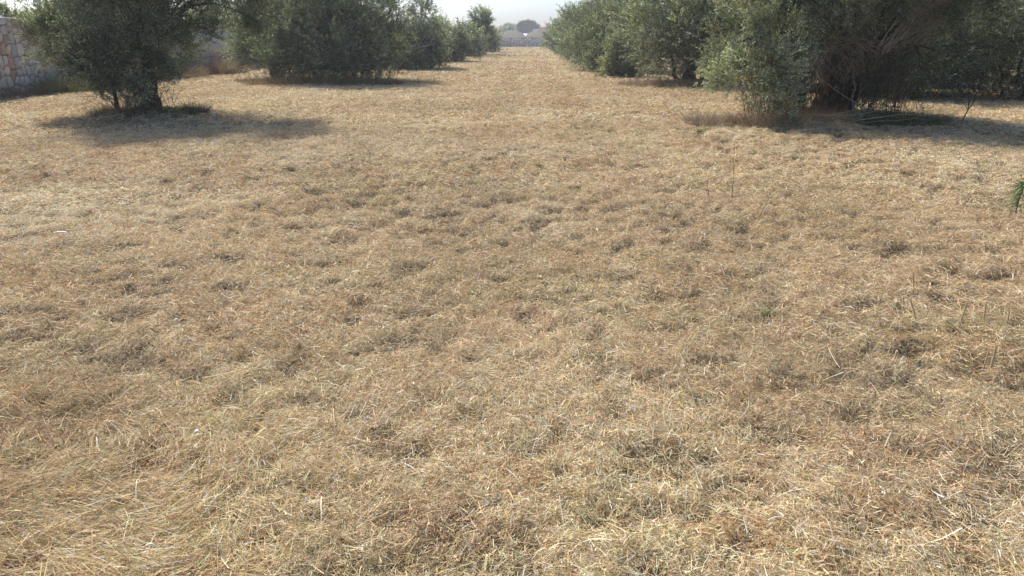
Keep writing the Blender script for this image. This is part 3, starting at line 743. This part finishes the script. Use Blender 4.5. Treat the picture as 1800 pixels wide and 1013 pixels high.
FWC = [(0.82, 0.73, 0.57), (0.87, 0.79, 0.65), (0.70, 0.61, 0.48), (0.88, 0.82, 0.70), (0.74, 0.62, 0.47)]
link("dry_stone_wall", stone_wall("dry_stone_wall", 'x', 139.6, -14.6, 40.0, 1.72, 0.5, 0.34, 0.07, 15, FWC, (0.34, 0.28, 0.22), M_stone, aspect=1.3, relief=0.05, gap=0.08),
     label="low grey dry stone wall closing the far end of the aisle", cat="stone wall")

# ------------------------------------------------------------------ beyond the far wall
M_film = leafy_mat("greenhouse_film", trans=0.5, rough=0.6, spec=0.3, tint=(2.0, 1.85, 1.45), trans_tint=(1, 0.95, 0.85))
M_filmw = leafy_mat("white_film", trans=0.45, rough=0.5, spec=0.3, tint=(2.7, 2.7, 2.65), trans_tint=(1, 1, 1))
M_metal = noisy_mat("galvanised", (0.30, 0.32, 0.31), (0.42, 0.43, 0.42), 3, 0.5, 0.1)
def greenhouse(x0, x1, y0, y1, he, hp, label):
    cx = (x0 + x1) / 2
    root = link("greenhouse", None, loc=(cx, y0, 0), label=label, cat="greenhouse", group="arched greenhouses beyond the far wall")
    w = (x1 - x0) / 2; n = 20
    t = np.linspace(-1, 1, n + 1); X = t * w; Z = he + (hp - he) * np.cos(t * math.pi / 2) ** 0.75
    g = Geo()
    for yy, s in ((0, 1), (y1 - y0, -1)):
        g = Geo()
        Vv = np.concatenate([np.stack([X, X * 0 + yy, X * 0 - 0.1], -1), np.stack([X, X * 0 + yy, Z], -1)]); k = np.arange(n); q = np.stack([k, k + 1, k + n + 2, k + n + 1], -1)
        g.add(Vv, q if s == 1 else q[:, ::-1])
        link("gable", g.mesh("gable", M_film), root)
    g = Geo()
    X2 = np.concatenate([[X[0]], X, [X[-1]]]) * 1.002; Z2 = np.concatenate([[-0.1], Z + 0.03, [-0.1]]); m_ = len(X2)
    Vv = np.concatenate([np.stack([X2, X2 * 0 - 0.05, Z2], -1), np.stack([X2, X2 * 0 + (y1 - y0) + 0.05, Z2], -1)]); k = np.arange(m_ - 1)
    g.add(Vv, np.stack([k, k + m_, k + m_ + 1, k + 1], -1))
    link("film_roof", g.mesh("film_roof", M_filmw), root)
    g = Geo()
    arc = np.stack([X, X * 0 - 0.12, Z + 0.03], -1); g.tube(arc, np.full(len(arc), 0.06), 5)
    for xx in (-0.45, 0.0, 0.45):
        z = he + (hp - he) * math.cos(xx * math.pi / 2) ** 0.75
        g.tube([(xx * w, -0.08, 0), (xx * w, -0.08, z / 2), (xx * w, -0.08, z)], [0.05] * 3, 5)
    g.tube([(-w, -0.1, he), (0, -0.1, he), (w, -0.1, he)], [0.06] * 3, 5)
    link("frame", g.mesh("frame", M_metal), root)
greenhouse(-7.4, 0.55, 240, 275, 2.0, 3.75, "arched greenhouse with a beige gable, left one of the pair beyond the wall")
greenhouse(0.7, 8.9, 240, 275, 2.0, 3.75, "arched greenhouse with a beige gable, right one of the pair beyond the wall")

M_plaster = noisy_mat("old_plaster", (0.50, 0.38, 0.30), (0.60, 0.47, 0.38), 1.2, 0.9, 0.2)
M_white = noisy_mat("white_paint", (0.76, 0.76, 0.75), (0.84, 0.84, 0.83), 1.0, 0.7, 0.1)
M_roof = noisy_mat("clay_roof", (0.34, 0.19, 0.13), (0.45, 0.28, 0.20), 2.5, 0.85, 0.5)
M_dark = noisy_mat("window_glass", (0.04, 0.045, 0.05), (0.07, 0.075, 0.08), 2, 0.2, 0.0, spec=0.5)
def house(x, y, w, d, h, rh, label, wm, name="farm_building", windows=2, rm=None):
    root = link(name, None, loc=(x, y, 0), label=label, cat="building")
    g = Geo(); g.box((-w / 2, 0, -0.2), (w / 2, d, h)); link("wall", g.mesh("wall", wm), root)
    g = Geo()
    if rh > 0:
        o = 0.3
        Vv = [(-w/2-o, -o, h), (w/2+o, -o, h), (w/2+o, d+o, h), (-w/2-o, d+o, h), (-w/2-o, d/2, h+rh), (w/2+o, d/2, h+rh), (-w/2-o, d/2, h+0.02), (w/2+o, d/2, h+0.02)]
        g.add(Vv, [(0, 1, 5, 4), (2, 3, 4, 5), (0, 4, 3, 6), (1, 7, 2, 5)])
    else:
        g.box((-w / 2 - 0.15, -0.15, h), (w / 2 + 0.15, d + 0.15, h + 0.25))
    link("roof", g.mesh("roof", rm or (M_roof if rh > 0 else wm)), root)
    for i in range(windows):
        xx = (i + 0.5) / windows * w - w / 2
        g = Geo(); g.box((xx - 0.5, -0.06, h - 1.9), (xx + 0.5, 0.02, h - 0.8)); link("window", g.mesh("window", M_dark), root)
    return root
house(-13.2, 300, 11, 8, 4.6, 1.1, "long low pinkish farm building with a clay roof, left of the far trees", M_plaster)
house(8.0, 305, 8.5, 8, 4.6, 0, "flat roofed beige building right of the umbrella pine", M_plaster, windows=3)
house(9.3, 330, 4.5, 6, 5.8, 1.0, "small reddish house rising behind the flat roofed building", M_roof)
house(0.75, 284, 3.0, 7, 1.8, 1.2, "small white shed in the dip between the greenhouse arches", M_white, name="white_shed", windows=0, rm=M_white)
# umbrella pine
r = np.random.default_rng(61)
lb = [(x, 0.8 * r.normal(), z, rr, rz) for x, z, rr, rz in ((-2.7, 5.3, 1.2, 0.7), (-1.4, 5.8, 1.5, 0.8), (0.0, 6.0, 1.6, 0.8), (1.4, 5.8, 1.5, 0.8), (2.8, 5.3, 1.2, 0.7), (0, 5.0, 2.0, 0.8), (-1.6, 4.8, 1.4, 0.7), (1.6, 4.8, 1.4, 0.7))]
tree((1.5, 312), "dark umbrella pine with a flat domed crown beyond the greenhouses", lb, 60000, 0.32, 0.18, 62, 'pine', stems=((0, 0, 0.3, 0, 0, 4.2),), group=None, name="pine_tree", cat="pine tree", twigs=False, limbs=6, dead=0)
row_tree(-5.2, 280, "light green round tree behind the left greenhouse", 2.9, 2.0, 5.4, 12, 9000, 0.4, 0.18, 63, 'light', None, name="broadleaf_tree", cat="tree", twigs=False)
row_tree(-11.5, 262, "brownish scrubby tree at the left end of the greenhouses", 1.3, 1.6, 5.2, 7, 4000, 0.35, 0.16, 64, 'dark', None, name="scrub_tree", cat="tree", twigs=False, dead=0.5)
row_tree(10.6, 262, "narrow tall dark tree with a round head, right of the far buildings", 0.8, 5.2, 7.2, 6, 4000, 0.3, 0.12, 65, 'dark', None, name="tall_tree", cat="tree", twigs=False,
         lobes=[(10.6, 262, 4.6, 0.6, 1.6), (10.6, 262, 3.0, 0.9, 1.6)], dead=0)
M_pole = noisy_mat("pole_paint", (0.55, 0.56, 0.54), (0.68, 0.68, 0.66), 2, 0.6, 0.1)
for i, (px_, lab) in enumerate(((9.3, "thin pale pole beyond the wall, left one of the two"), (10.4, "thin pale pole beyond the wall, right one of the two"))):
    g = Geo(); g.tube([(0, 0, 0), (0, 0, 2.5), (0, 0, 5.0)], [0.09, 0.08, 0.07], 8)
    root = link("pole", None, loc=(px_, 205, 0), label=lab, cat="pole", group="pale poles beyond the far wall")
    link("shaft", g.mesh("shaft", M_pole), root)
    g = Geo(); g.box((-0.35, -0.05, 4.9), (0.35, 0.05, 5.0)); link("crossbar", g.mesh("crossbar", M_pole), root)

# cypress tops behind the left wall
def cypress(x, y, H, w, seed, label):
    r = np.random.default_rng(seed)
    lb = [(0.12 * r.normal(), 0.12 * r.normal(), z, w * (1.05 - 0.75 * (z / H)) + 0.06, 0.5) for z in np.arange(0.5, H, 0.28)]
    tree((x, y), label, lb, 22000, 0.08, 0.03, seed, 'dark', stems=((0, 0, 0.1, 0, 0, H * 0.7),), group="cypresses behind the left wall", name="cypress_tree", cat="cypress", twigs=False, limbs=2, upright=2.0, dead=0)
cypress(-18.6, 26.8, 4.6, 0.42, 71, "thin dark cypress rising behind the stone wall, far left")
cypress(-17.3, 25.6, 2.85, 0.5, 72, "short feathery cypress top just over the stone wall")
row_tree(-16.6, 25.5, "low pale green shrub showing over the top of the stone wall", 0.7, 1.2, 2.6, 8, 9000, 0.08, 0.03, 73, 'light', None, name="shrub", cat="shrub", twigs=False)
for x, y, sd, lab in ((-19.5, 36, 74, "tree crown behind the rendered wall, nearer one"), (-19.0, 47, 75, "tree crown behind the rendered wall, farther one")):
    row_tree(x, y, lab, 2.4, 1.0, 4.2, 12, 14000, 0.15, 0.055, sd, 'olive', "trees behind the left wall", name="broadleaf_tree", cat="tree", twigs=False)

# ------------------------------------------------------------------ small plants
def grass_clump(x, y, label, n, h, rad, cols, seed, name="dry_grass_clump", cat="dry grass", group=None, wd=0.006, spread=0.5, mat=None, ry=None):
    r = np.random.default_rng(seed); z0 = float(ground_h(x, y))
    ry = ry or rad
    a = r.random(n) * 2 * math.pi; q = np.sqrt(r.random(n))
    P = np.stack([rad * q * np.cos(a), ry * q * np.sin(a), np.zeros(n)], -1)
    P[:, 2] = ground_h(x + P[:, 0], y + P[:, 1]) - z0 - 0.01
    D = unit(np.stack([spread * r.normal(size=n) + 0.4 * np.cos(a), spread * r.normal(size=n) + 0.4 * np.sin(a), np.ones(n)], -1))
    ln = h * (0.35 + 0.75 * r.random(n))
    C = np.array(cols)[r.integers(0, len(cols), n)] * (0.7 + 0.6 * r.random((n, 1)))
    g = Geo(); g.blades(P, D, ln, wd * (0.6 + 0.8 * r.random(n)), C, lift=0, N=unit(rdir(r, n) + np.array([0, -0.8, 0.1])), seg=3, droop=ln * 0.35 * r.random(n), taper=0.2)
    return link(name, g.mesh(name, mat or M_straw), label=label, cat=cat, group=group, loc=(x, y, z0))
DRY = [(0.42, 0.29, 0.16), (0.34, 0.22, 0.12), (0.48, 0.36, 0.21), (0.28, 0.19, 0.11)]
GRN = [(0.12, 0.17, 0.05), (0.17, 0.23, 0.07), (0.09, 0.12, 0.04)]
GRD = "dry grass clumps at the foot of the trees"
grass_clump(3.45, 14.1, "greyish brown dry grass tuft left of the shaggy olive, edge of the shade", 900, 0.42, 0.40, [(0.27, 0.21, 0.15), (0.36, 0.28, 0.19), (0.22, 0.18, 0.13)], 81, group=GRD)
grass_clump(4.4, 14.05, "golden dry grass under the light green branch", 1300, 0.36, 0.65, DRY, 82, group=GRD)
grass_clump(5.4, 14.5, "rusty dry grass in front of the dark stems of the shaggy olive", 1400, 0.42, 0.7, [(0.40, 0.22, 0.12), (0.30, 0.17, 0.10), (0.44, 0.32, 0.18)], 83, group=GRD)
grass_clump(7.4, 14.6, "brown dry undergrowth right of the shaggy olive's stems", 1300, 0.40, 0.75, [(0.26, 0.16, 0.09), (0.20, 0.13, 0.08), (0.32, 0.22, 0.13)], 84, group=GRD)
grass_clump(4.0, 26.3, "fluffy pale dry grass by the second right hand olive", 900, 0.42, 0.75, [(0.34, 0.27, 0.19), (0.28, 0.21, 0.14)], 85, wd=0.011, group=GRD)
grass_clump(5.2, 25.9, "brown dry grass shading under the second right hand olive", 900, 0.38, 0.9, [(0.22, 0.15, 0.10), (0.28, 0.2, 0.13)], 86, wd=0.011, group=GRD)
grass_clump(-8.2, 15.5, "dry brown grass round the foot of the thick left trunk", 1500, 0.34, 0.75, [(0.22, 0.16, 0.10), (0.30, 0.22, 0.14), (0.17, 0.14, 0.09)], 87, group=GRD, ry=0.45)
grass_clump(-7.15, 15.7, "green grass patch right of the thick left trunk", 900, 0.20, 0.45, GRN, 88, name="green_grass_patch", cat="grass", mat=M_green, wd=0.007)
grass_clump(-6.85, 15.8, "small dark brown leafless shrub right of the left trunk", 500, 0.38, 0.20, [(0.13, 0.09, 0.07), (0.18, 0.12, 0.09)], 89, name="dead_shrub", cat="shrub", wd=0.008, mat=M_twig)
grass_clump(-6.9, 26.2, "dry stems along the front of the broad dark bush", 2200, 0.55, 2.7, DRY + [(0.2, 0.14, 0.09)], 90, wd=0.011, ry=0.5, group=GRD)
grass_clump(-4.6, 26.4, "small green weed patch at the right foot of the dark bush", 500, 0.25, 0.45, [(0.08, 0.11, 0.04), (0.12, 0.15, 0.06)], 91, name="green_weed_patch", cat="weeds", wd=0.012, mat=M_green)
grass_clump(-3.6, 27.5, "yellowish dry weeds standing beyond the dark bush", 300, 0.45, 0.6, [(0.38, 0.34, 0.18), (0.44, 0.36, 0.2)], 92, wd=0.01, group=GRD)
grass_clump(-13.9, 35.5, "thick brown dry bush against the pale wall", 2600, 1.05, 0.8, [(0.36, 0.24, 0.16), (0.28, 0.19, 0.13)], 93, name="dry_bush", cat="dry bush", wd=0.014, ry=1.6)
grass_clump(-14.0, 31.2, "lower brown dry bush against the wall beside the olive", 2200, 0.8, 0.7, [(0.30, 0.21, 0.14), (0.36, 0.27, 0.18)], 94, name="dry_bush", cat="dry bush", wd=0.014, ry=1.6)
grass_clump(-14.2, 22.5, "dark brown dry weeds along the foot of the stone wall", 2600, 0.55, 0.4, [(0.18, 0.14, 0.10), (0.24, 0.18, 0.12), (0.13, 0.13, 0.08)], 95, name="dry_weeds", cat="weeds", wd=0.010, ry=4.5)
grass_clump(-13.9, 24.0, "greenish scrub at the wall foot behind the left olive", 2400, 0.9, 0.7, [(0.17, 0.19, 0.08), (0.24, 0.20, 0.11)], 96, name="scrub", cat="scrub", wd=0.012, ry=1.8, mat=M_green)
grass_clump(3.02, 13.4, "flat bright green grass patch at the edge of the right shade", 420, 0.10, 0.34, [(0.14, 0.20, 0.06), (0.2, 0.27, 0.08)], 97, name="green_grass_patch", cat="grass", mat=M_green, ry=0.16)
grass_clump(-6.1, 18.2, "yellow green grass tuft on the sunny ground right of the left olive", 420, 0.14, 0.5, [(0.28, 0.30, 0.12), (0.36, 0.34, 0.16)], 98, name="yellow_grass_tuft", cat="grass", ry=0.3)
grass_clump(6.8, 13.9, "pile of cut green reeds under the shaggy olive", 900, 0.5, 0.8, [(0.07, 0.12, 0.045), (0.10, 0.15, 0.06)], 99, name="green_reed_pile", cat="reeds", mat=M_green, spread=2.2, wd=0.012, ry=0.3)
grass_clump(1.51, 4.23, "little bright green grass tuft in the straw near the middle right", 30, 0.11, 0.035, [(0.13, 0.24, 0.08), (0.18, 0.30, 0.12)], 100, name="green_grass_tuft", cat="grass", mat=M_green, spread=0.9, wd=0.008)
grass_clump(2.05, 3.55, "tiny pale green sprout low in the straw on the right", 12, 0.06, 0.02, [(0.2, 0.28, 0.14)], 101, name="green_sprout", cat="grass", mat=M_green, spread=0.8, wd=0.004)

def canes(x, y, label, segs, seed, name, cat, rad=0.008, group=None):
    r = np.random.default_rng(seed); z0 = float(ground_h(x, y)); g = Geo()
    for a, b, c in segs:
        p_ = limb_pts(a, b, r, 6, 0.10, 0.15); g.tube(p_, np.linspace(rad, rad * 0.5, 6), 5, C=c)
    return link(name, g.mesh(name, M_twig), label=label, cat=cat, loc=(x, y, z0), group=group)
canes(6.5, 14.3, "long pale cane leaning into the dead branches of the shaggy olive", [((0, 0, 0.05), (-1.05, 0.1, 0.78), (0.42, 0.34, 0.2))], 111, "leaning_cane", "cane", 0.011)
canes(6.15, 14.2, "thin upright grey stem in front of the shaggy olive", [((0, 0, 0.0), (-0.06, 0.1, 0.95), (0.36, 0.31, 0.25))], 112, "upright_stem", "stem", 0.010)
rr_ = np.random.default_rng(5)
for i, (x, y, dx, dy, lab) in enumerate((
        (4.9, 13.6, 2.0, 0.35, "long pale cut cane lying under the right tree, end pointing left"),
        (5.6, 13.5, 1.9, 0.1, "straight pale cut cane nearest the camera at the foot of the right tree"),
        (5.2, 13.9, 2.1, 0.6, "pale cut cane rising toward the stems of the right tree"),
        (4.3, 14.0, 1.2, -0.3, "short pale cut cane on the golden grass"))):
    canes(x, y, lab, [((0, 0, 0.08), (dx, dy, 0.12 + 0.15 * rr_.random()), (0.44, 0.36, 0.2)), ((0.3, 0.1, 0.06), (dx * 0.8, dy - 0.2, 0.16), (0.36, 0.27, 0.15))], 113 + i, "cut_cane", "cane", 0.009, group="cut canes lying under the right hand tree")

def branching(x, y, label, h, lean, nb, col, seed, name, cat, rad=0.005):
    r = np.random.default_rng(seed); z0 = float(ground_h(x, y)); g = Geo()
    main = limb_pts((0, 0, 0), (lean[0], lean[1], h), r, 7, 0.05, 0.0); g.tube(main, np.linspace(rad, rad * 0.45, 7), 5, C=col)
    for k in range(nb):
        s = main[r.integers(2, 6)]; d = unit(np.array([r.normal(), r.normal(), 1.0 + r.random()])); l = h * (0.18 + 0.3 * r.random())
        q = limb_pts(s, s + d * l, r, 4, 0.1, 0.2); g.tube(q, np.linspace(rad * 0.5, rad * 0.25, 4), 4, C=col)
    return link(name, g.mesh(name, M_twig), label=label, cat=cat, loc=(x, y, z0))
o = branching(2.18, 7.61, "tall thin dark dry weed stem standing alone in the straw", 0.62, (-0.03, 0, 0), 3, (0.10, 0.08, 0.07), 121, "dry_weed", "weed", 0.0035)
branching(1.92, 7.5, "short dark dry weed stem beside the tall thin one", 0.22, (-0.05, 0, 0), 1, (0.10, 0.08, 0.06), 122, "dry_weed", "weed", 0.004)
branching(2.1, 6.5, "leaning tan stubble stalk right of the tall thin weed", 0.30, (0.10, 0.0, 0), 0, (0.36, 0.24, 0.12), 123, "leaning_stalk", "stalk", 0.005)
branching(8.6, 14.9, "bare twiggy dead shrub on the sunlit gap at the right", 0.75, (0.25, 0, 0), 16, (0.12, 0.09, 0.07), 124, "bare_shrub", "shrub", 0.013)
branching(10.0, 14.2, "lone dark twig sticking up by the right edge", 0.40, (0.15, 0, 0), 3, (0.10, 0.08, 0.06), 125, "dead_twig", "twig", 0.007)
branching(-1.19, 2.33, "fine dark forked stem standing in the flattened straw at lower left", 0.13, (0.0, 0.02, 0), 3, (0.12, 0.10, 0.06), 126, "forked_stem", "weed", 0.0014)
branching(3.0, 47.0, "pale forked dead twig at the foot of the right row", 1.0, (0.1, 0, 0), 8, (0.48, 0.42, 0.34), 127, "pale_dead_twig", "twig", 0.03)
branching(2.45, 33.5, "thin brown weed standing in the open by the right row", 0.75, (0.05, 0, 0), 5, (0.25, 0.17, 0.10), 128, "dry_weed", "weed", 0.012)

# stubble stalks at the right
for i, (x, y, h, ln, rad, lab) in enumerate((
        (2.33, 4.12, 0.13, -0.05, 0.0045, "leaning brown stubble stalk left of the upright trio"),
        (2.55, 4.05, 0.13, 0.02, 0.0045, "thin stubble stalk standing behind the clump on the right"),
        (2.66, 4.02, 0.14, 0.0, 0.0055, "tallest upright stubble stalk of the trio on the right"),
        (2.80, 4.02, 0.10, 0.0, 0.004, "short upright stubble stalk, right of the trio"),
        (2.18, 4.30, 0.14, 0.03, 0.0045, "slanting stubble stalk near the white scrap"),
        (2.55, 4.60, 0.14, -0.02, 0.004, "stubble stalk leaning away behind the trio"),
        (3.25, 4.45, 0.16, 0.0, 0.006, "straight pale stalk close to the right edge"),
        (2.35, 3.42, 0.14, 0.01, 0.006, "thick upright stalk in front of the trio, lower right"),
        (2.31, 3.42, 0.16, 0.02, 0.004, "thin stalk touching the thick lower right one"),
        (2.78, 3.80, 0.14, 0.06, 0.009, "thick split stub leaning right near the edge"))):
    g = Geo(); z0 = float(ground_h(x, y))
    g.tube([(0, 0, -0.01), (ln * 0.4, 0, h * 0.5), (ln, 0.01, h)], [rad, rad * 0.9, rad * 0.8], 6, C=(0.55, 0.43, 0.26))
    link("stubble_stalk", g.mesh("stubble_stalk", M_straw), label=lab, cat="stalk", loc=(x, y, z0), group="stubble stalks standing on the right")

# green conifer like weed at the right edge
r = np.random.default_rng(131); g = Geo(); x, y = 4.58, 6.80; z0 = float(ground_h(x, y))
g.tube([(0, 0, 0), (0.0, 0, 0.2), (0.05, 0, 0.42)], [0.006, 0.005, 0.003], 5, C=(0.14, 0.13, 0.07))
n = 90; t = r.random(n); P = np.stack([0.04 * t, 0 * t, 0.14 + 0.27 * t], -1)
a = math.pi + 1.3 * r.normal(size=n); D = unit(np.stack([np.cos(a), np.sin(a), -0.1 + 0.3 * r.normal(size=n)], -1))
C = np.array([(0.08, 0.14, 0.05), (0.12, 0.19, 0.07)])[r.integers(0, 2, n)] * (0.8 + 0.4 * r.random((n, 1)))
g.blades(P, D, 0.10 + 0.1 * r.random(n), 0.007, C, N=unit(rdir(r, n) + np.array([0, -1, 0.5])), seg=3, droop=0.12, taper=0.15)
link("leafy_weed", g.mesh("leafy_weed", M_green), label="green feathery weed standing at the right edge of the straw", cat="weed", loc=(x, y, z0))

# pale scraps
M_scrap = noisy_mat("pale_scrap", (0.60, 0.55, 0.46), (0.78, 0.75, 0.70), 30, 0.6, 0.3)
for i, (x, y, w, l, a, lab) in enumerate(((1.93, 4.12, 0.022, 0.06, 2.3, "small white curled scrap in the straw near the stubble stalks"),
                                         (-2.01, 3.98, 0.007, 0.03, 0.9, "tiny white fleck in the straw on the left"),
                                         (-3.80, 5.85, 0.012, 0.11, 0.1, "pale flat sliver in the straw at far left"),
                                         (-1.18, 1.95, 0.005, 0.035, 0.05, "pale husk lying at the bottom left"),
                                         (-1.33, 2.66, 0.014, 0.018, 0.5, "small round pale pebble by the forked stem"))):
    g = Geo(); z0 = float(ground_h(x, y)) + 0.045
    n = 6; t = np.linspace(-0.5, 0.5, n); cr, sn = math.cos(a), math.sin(a); Vv = []
    for k in (0.004, 0.0):
        for tt in t:
            for s in (-1, 1):
                ww = w * 0.5 * (1 - 1.6 * tt * tt); lx = tt * l; ly = s * ww
                Vv.append((lx * cr - ly * sn, lx * sn + ly * cr, k + 0.010 * math.cos(tt * 3) + (0.004 if s > 0 else 0)))
    Qs = []
    for j in range(n - 1):
        Qs += [(2*j, 2*j+2, 2*j+3, 2*j+1), (2*n+2*j, 2*n+2*j+1, 2*n+2*j+3, 2*n+2*j+2), (2*j, 2*n+2*j, 2*n+2*j+2, 2*j+2), (2*j+1, 2*j+3, 2*n+2*j+3, 2*n+2*j+1)]
    g.add(Vv, Qs); link("pale_scrap", g.mesh("pale_scrap", M_scrap), label=lab, cat="scrap", loc=(x, y, z0))

# ------------------------------------------------------------------ haze
mh, nt, out = new_mat("haze_air")
pv = nt.nodes.new("ShaderNodeVolumePrincipled")
pv.inputs["Color"].default_value = (0.88, 0.91, 0.94, 1); pv.inputs["Density"].default_value = 0.0008; pv.inputs["Anisotropy"].default_value = 0.35
nt.links.new(pv.outputs[0], out.inputs["Volume"])
me = bpy.data.meshes.new("haze")
g = Geo(); g.box((-800, -400, -1.2), (800, 1000, 9.0))
link("haze", g.mesh("haze", mh), label="thin pale haze softening the far end of the grove", cat="haze", kind='stuff')
